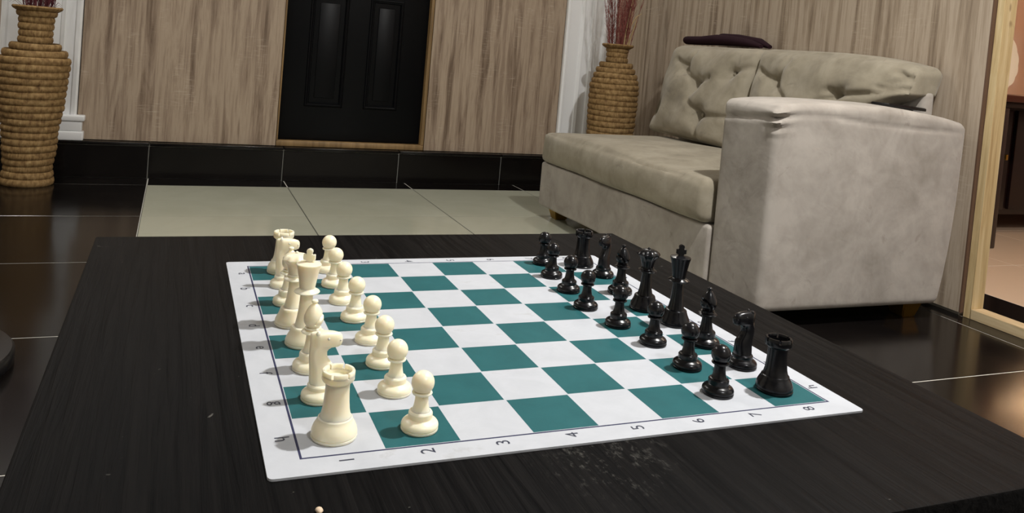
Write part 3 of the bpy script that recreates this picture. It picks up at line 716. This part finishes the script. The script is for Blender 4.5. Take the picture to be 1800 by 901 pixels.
# ------------------------------------------------------------------ basket vases
def vase(label, x, y, prof, ncoil, H):
    t = thing('basket_vase', label, 'vase', (x, y, 0), group='coiled basket vases')
    def rad(z):
        for (z0, a), (z1, b) in zip(prof, prof[1:]):
            if z0 <= z <= z1:
                f = (z-z0)/(z1-z0); f = f*f*(3-2*f); return a+(b-a)*f
        return prof[-1][1]
    hh = H/ncoil
    for k in range(ncoil):
        z = (k+0.5)*hh; r = rad(z)
        bm = bmesh.new(); n = 48; m_ = 8; rings = []
        ph_ = R.uniform(0, 6); wob = R.uniform(-0.0018, 0.0018)
        for i in range(n):
            a = 2*PI*i/n; rr_ = r+0.0012*math.sin(3*a+ph_)+wob; zz = z+0.0012*math.sin(2*a+ph_*1.7)
            rings.append([bm.verts.new(((rr_-0.005+0.0090*math.cos(2*PI*j/m_))*math.cos(a), (rr_-0.005+0.0090*math.cos(2*PI*j/m_))*math.sin(a), zz+hh*0.56*math.sin(2*PI*j/m_))) for j in range(m_)])
        for i in range(n):
            A_, B_ = rings[i], rings[(i+1) % n]
            for j in range(m_): bm.faces.new((A_[j], B_[j], B_[(j+1) % m_], A_[(j+1) % m_]))
        link('coil', tomesh(bm, 'coil', 60), 'straw', t)
    bm = bmesh.new(); rt_ = rad(H)
    bm_lathe(bm, [(rt_-0.022, H-0.004), (rt_, H-0.008), (rt_+0.016, H+0.002), (rt_+0.020, H+0.009), (rt_+0.016, H+0.015), (rt_, H+0.013), (rt_-0.018, H+0.006), (rt_-0.022, H-0.004)], 48)
    link('rim', tomesh(bm, 'rim', 60), 'straw', t)
    # bottom disc
    bm = bmesh.new(); bm_lathe(bm, [(0, 0.002), (prof[0][1]-0.004, 0.002), (prof[0][1]-0.004, 0.010), (0, 0.010)], 40); link('bottom', tomesh(bm, 'bottom'), 'straw', t)
    return t
vase('wide-shouldered coiled straw basket vase standing on the black floor tiles', -0.640, 3.305,
     [(0, 0.094), (0.025, 0.097), (0.06, 0.090), (0.14, 0.098), (0.40, 0.123), (0.50, 0.134), (0.525, 0.130), (0.556, 0.112), (0.582, 0.082), (0.602, 0.061), (0.69, 0.064), (0.725, 0.074)], 26, 0.725)
vase('round-shouldered coiled straw basket vase behind the sofa end', 2.000, 3.12,
     [(0, 0.100), (0.03, 0.102), (0.30, 0.116), (0.48, 0.125), (0.58, 0.124), (0.64, 0.112), (0.69, 0.084), (0.715, 0.055), (0.74, 0.051), (0.775, 0.056), (0.788, 0.062)], 29, 0.788)
def bunch(label, x, y, zb, zt, mats, n, spread, seed):
    rr_ = random.Random(seed)
    t = thing('dried_flower_bunch', label, 'dried flowers', (x, y, zb), group='dried flower bunches')
    bm = bmesh.new(); bs = bmesh.new()
    for k in range(n):
        a = rr_.uniform(0, 2*PI); d = rr_.uniform(0.1, 1)**0.6*spread; h = (zt-zb)*rr_.uniform(0.75, 1.0)
        p0 = (0.020*math.cos(a)*d/spread, 0.020*math.sin(a)*d/spread, 0)
        p = [(p0[0]+(d*math.cos(a)-p0[0])*f**1.15+rr_.uniform(-1, 1)*0.004, p0[1]+(d*math.sin(a)-p0[1])*f**1.15, h*f) for f in (0, 0.2, 0.4, 0.6, 0.8, 1)]
        bm_tube(bm, p, [0.0018, 0.0016, 0.0014, 0.0012, 0.001, 0.0006], 4)
        for s in range(26):   # feathery side bristles
            f = rr_.uniform(0.33, 1.0); i = min(4, int(f*5)); q0, q1 = Vector(p[i]), Vector(p[i+1]); c_ = q0.lerp(q1, f*5-i)
            e = c_ + Vector((rr_.uniform(-1, 1)*0.022, rr_.uniform(-1, 1)*0.022, rr_.uniform(0.02, 0.055)))
            bm_tube(bs, [c_, e], [0.0012, 0.0004], 3)
    tag(link('stems', tomesh(bm, 'stems', 60), mats[0], t), kind='stuff'); tag(link('bristles', tomesh(bs, 'bristles', 60), mats[1], t), kind='stuff')
    return t
b1 = bunch('bunch of dark plum dried flowers in the wide-shouldered vase', -0.640, 3.305, 0.46, 1.30, ('dry_plum', 'dry_plum'), 60, 0.13, 3)
b2 = bunch('bunch of dusty red dried flowers with pale grass in the vase behind the sofa', 2.000, 3.12, 0.55, 1.42, ('dry_red', 'dry_red'), 46, 0.15, 5)
for (pts) in ([(0.012, -0.02, 0.0), (0.022, -0.025, 0.25), (0.040, -0.03, 0.34), (0.075, -0.03, 0.40), (0.105, -0.03, 0.42)], [(0.02, -0.02, 0.0), (0.035, -0.03, 0.24), (0.045, -0.03, 0.40), (0.058, -0.03, 0.62)], [(0.03, -0.02, 0.0), (0.05, -0.02, 0.26), (0.072, -0.03, 0.36), (0.080, -0.03, 0.40)], [(0.0, -0.03, 0.0), (0.016, -0.032, 0.25), (0.022, -0.03, 0.32), (0.046, -0.03, 0.5)]):
    bm = bmesh.new(); bm_tube(bm, pts, [0.003, 0.005]+[0.0035]*(len(pts)-3)+[0.001], 6); link('grass_blade', tomesh(bm, 'grass_blade', 60), 'dry_beige', b2)
for (a, h) in ((0.4, 0.30), (0.9, 0.31), (-0.3, 0.29), (2.6, 0.30), (-2.9, 0.30)):
    bm = bmesh.new(); bm_tube(bm, [(0, 0, 0.1), (0.05*math.cos(a), 0.05*math.sin(a)*0.4-0.02, 0.27), (0.085*math.cos(a), -0.03, h), (0.10*math.cos(a), -0.035, h-0.012)], [0.001, 0.001, 0.0008, 0.0005], 4); link('fine_twig', tomesh(bm, 'twig', 60), 'dry_plum', b1)

# ------------------------------------------------------------------ black pedestal base at the left
pd = thing('pedestal_stand', 'black round pedestal base with an upright pole on the dark floor tiles', 'stand', (-0.575, 1.335, 0))
bm = bmesh.new(); bm_lathe(bm, [(0, 0), (0.205, 0), (0.210, 0.006), (0.210, 0.026), (0.204, 0.034), (0.17, 0.038), (0.06, 0.046), (0.03, 0.06), (0, 0.06)], 64); link('base', tomesh(bm, 'base', 40), 'black', pd)
bm = bmesh.new(); bm_lathe(bm, [(0, 0.058), (0.022, 0.058), (0.022, 0.10), (0.016, 0.105), (0.016, 0.62), (0.021, 0.63), (0.021, 0.67), (0.012, 0.68), (0.012, 1.05), (0, 1.05)], 24); link('pole', tomesh(bm, 'pole', 40), 'black', pd)

# ------------------------------------------------------------------ room beyond
sb = thing('sideboard', 'dark mahogany sideboard against the pink wall of the room beyond', 'sideboard', (0, 0, 0))
box('body', (3.46, 4.90, 2.38, 2.90, 0.09, 0.66), 'mahogany', sb, 0.004)
box('top', (3.36, 4.95, 2.04, 2.93, 0.688, 0.720), 'mahogany_top', sb, 0.005)
box('frieze', (3.42, 4.90, 2.10, 2.90, 0.6605, 0.6875), 'mahogany', sb, 0.003)
for x in (3.45, 4.85): box('leg', (x-0.035, x+0.045, 2.06, 2.14, 0, 0.660), 'mahogany', sb, 0.006)
for k in range(3):
    d_ = box('door', (3.52+0.46*k, 3.94+0.46*k, 2.362, 2.3795, 0.12, 0.64), 'mahogany', sb, 0.004)
    box('knob', (3.90+0.46*k, 3.915+0.46*k, 2.345, 2.3615, 0.38, 0.41), 'gold', d_, 0.003)
tl = thing('table_lamp', 'lit table lamp with warm shade on the sideboard in the room beyond', 'lamp', (4.42, 2.46, 0.720))
bm = bmesh.new(); bm_lathe(bm, [(0, 0), (0.075, 0), (0.08, 0.008), (0.07, 0.018), (0.03, 0.03), (0.045, 0.09), (0.05, 0.14), (0.03, 0.20), (0.012, 0.23), (0.012, 0.30), (0, 0.30)], 32); link('base', tomesh(bm, 'base', 40), 'gold', tl)
bm = bmesh.new(); bm_lathe(bm, [(0.145, 0.24), (0.148, 0.24), (0.098, 0.50), (0.095, 0.50), (0.145, 0.24)], 40); link('shade', tomesh(bm, 'shade', 40), 'lamp_shade', tl)
bm = bmesh.new(); bmesh.ops.create_uvsphere(bm, u_segments=16, v_segments=10, radius=0.03, matrix=Matrix.Translation((0, 0, 0.335))); link('bulb', tomesh(bm, 'bulb', 60), 'lamp_warm', tl)
ld = bpy.data.lights.new('table_lamp_light', 'POINT'); ld.energy = TABLE_LAMP_W; ld.color = (1.0, 0.72, 0.48); ld.shadow_soft_size = 0.045
lo = bpy.data.objects.new('bulb_light', ld); COL.objects.link(lo); lo.parent = tl; lo.location = (0, 0, 0.395)
# white scalloped plate on a stand above the sideboard
pl = thing('scalloped_plate', 'white scalloped plate propped on the dark sideboard', 'plate', (3.66, 2.32, 0.720))
bm = bmesh.new(); bm_lathe(bm, [(0, 0.0), (0.11, 0.004), (0.15, 0.018), (0.172, 0.022), (0.173, 0.026), (0.15, 0.024), (0.11, 0.010), (0, 0.006)], 64, lambda r, z, a: (r*(1+0.03*abs(math.cos(8*a))*(r > 0.14)), z))
bmesh.ops.rotate(bm, verts=bm.verts, cent=(0, 0, 0), matrix=Matrix.Rotation(math.radians(80), 3, 'X')); bmesh.ops.translate(bm, verts=bm.verts, vec=(0, 0, 0.180))
link('dish', tomesh(bm, 'dish', 50), 'porcelain', pl)
box('easel', (-0.05, 0.05, -0.02, 0.09, 0, 0.012), 'mahogany', pl, 0.002)
# peach drape hanging beside it
bm = bmesh.new(); rows = 16; cols = 24
gv = [[bm.verts.new((3.98+0.27*c/cols, 2.30+0.035*math.sin(c*1.3+0.08*r)+0.012*math.sin(c*2.9), 1.02+1.45*r/rows - 0.10*math.sin(PI*c/cols)*(1-r/rows))) for c in range(cols+1)] for r in range(rows+1)]
for r in range(rows):
    for c in range(cols): bm.faces.new((gv[r][c], gv[r][c+1], gv[r+1][c+1], gv[r+1][c]))
bmesh.ops.solidify(bm, geom=list(bm.faces), thickness=0.006)
dr = link('drape', tomesh(bm, 'drape', 70), 'peach'); tag(dr, 'peach gathered drape hanging above the sideboard beyond the doorway', 'curtain')

# pale crumb on the table near its front edge
bm = bmesh.new(); bmesh.ops.create_icosphere(bm, subdivisions=2, radius=0.0024)
for v in bm.verts: v.co.x *= 0.8+0.3*R.random(); v.co.y *= 1.2+0.2*R.random(); v.co.z = max(-0.0012, v.co.z*0.7)
cr = link('crumb', tomesh(bm, 'crumb', 60), 'crumb'); cr.location = (0.0016, -0.0625, T+0.0012); tag(cr, 'tiny pale crumb on the black tabletop beyond the mat corner', 'crumb')
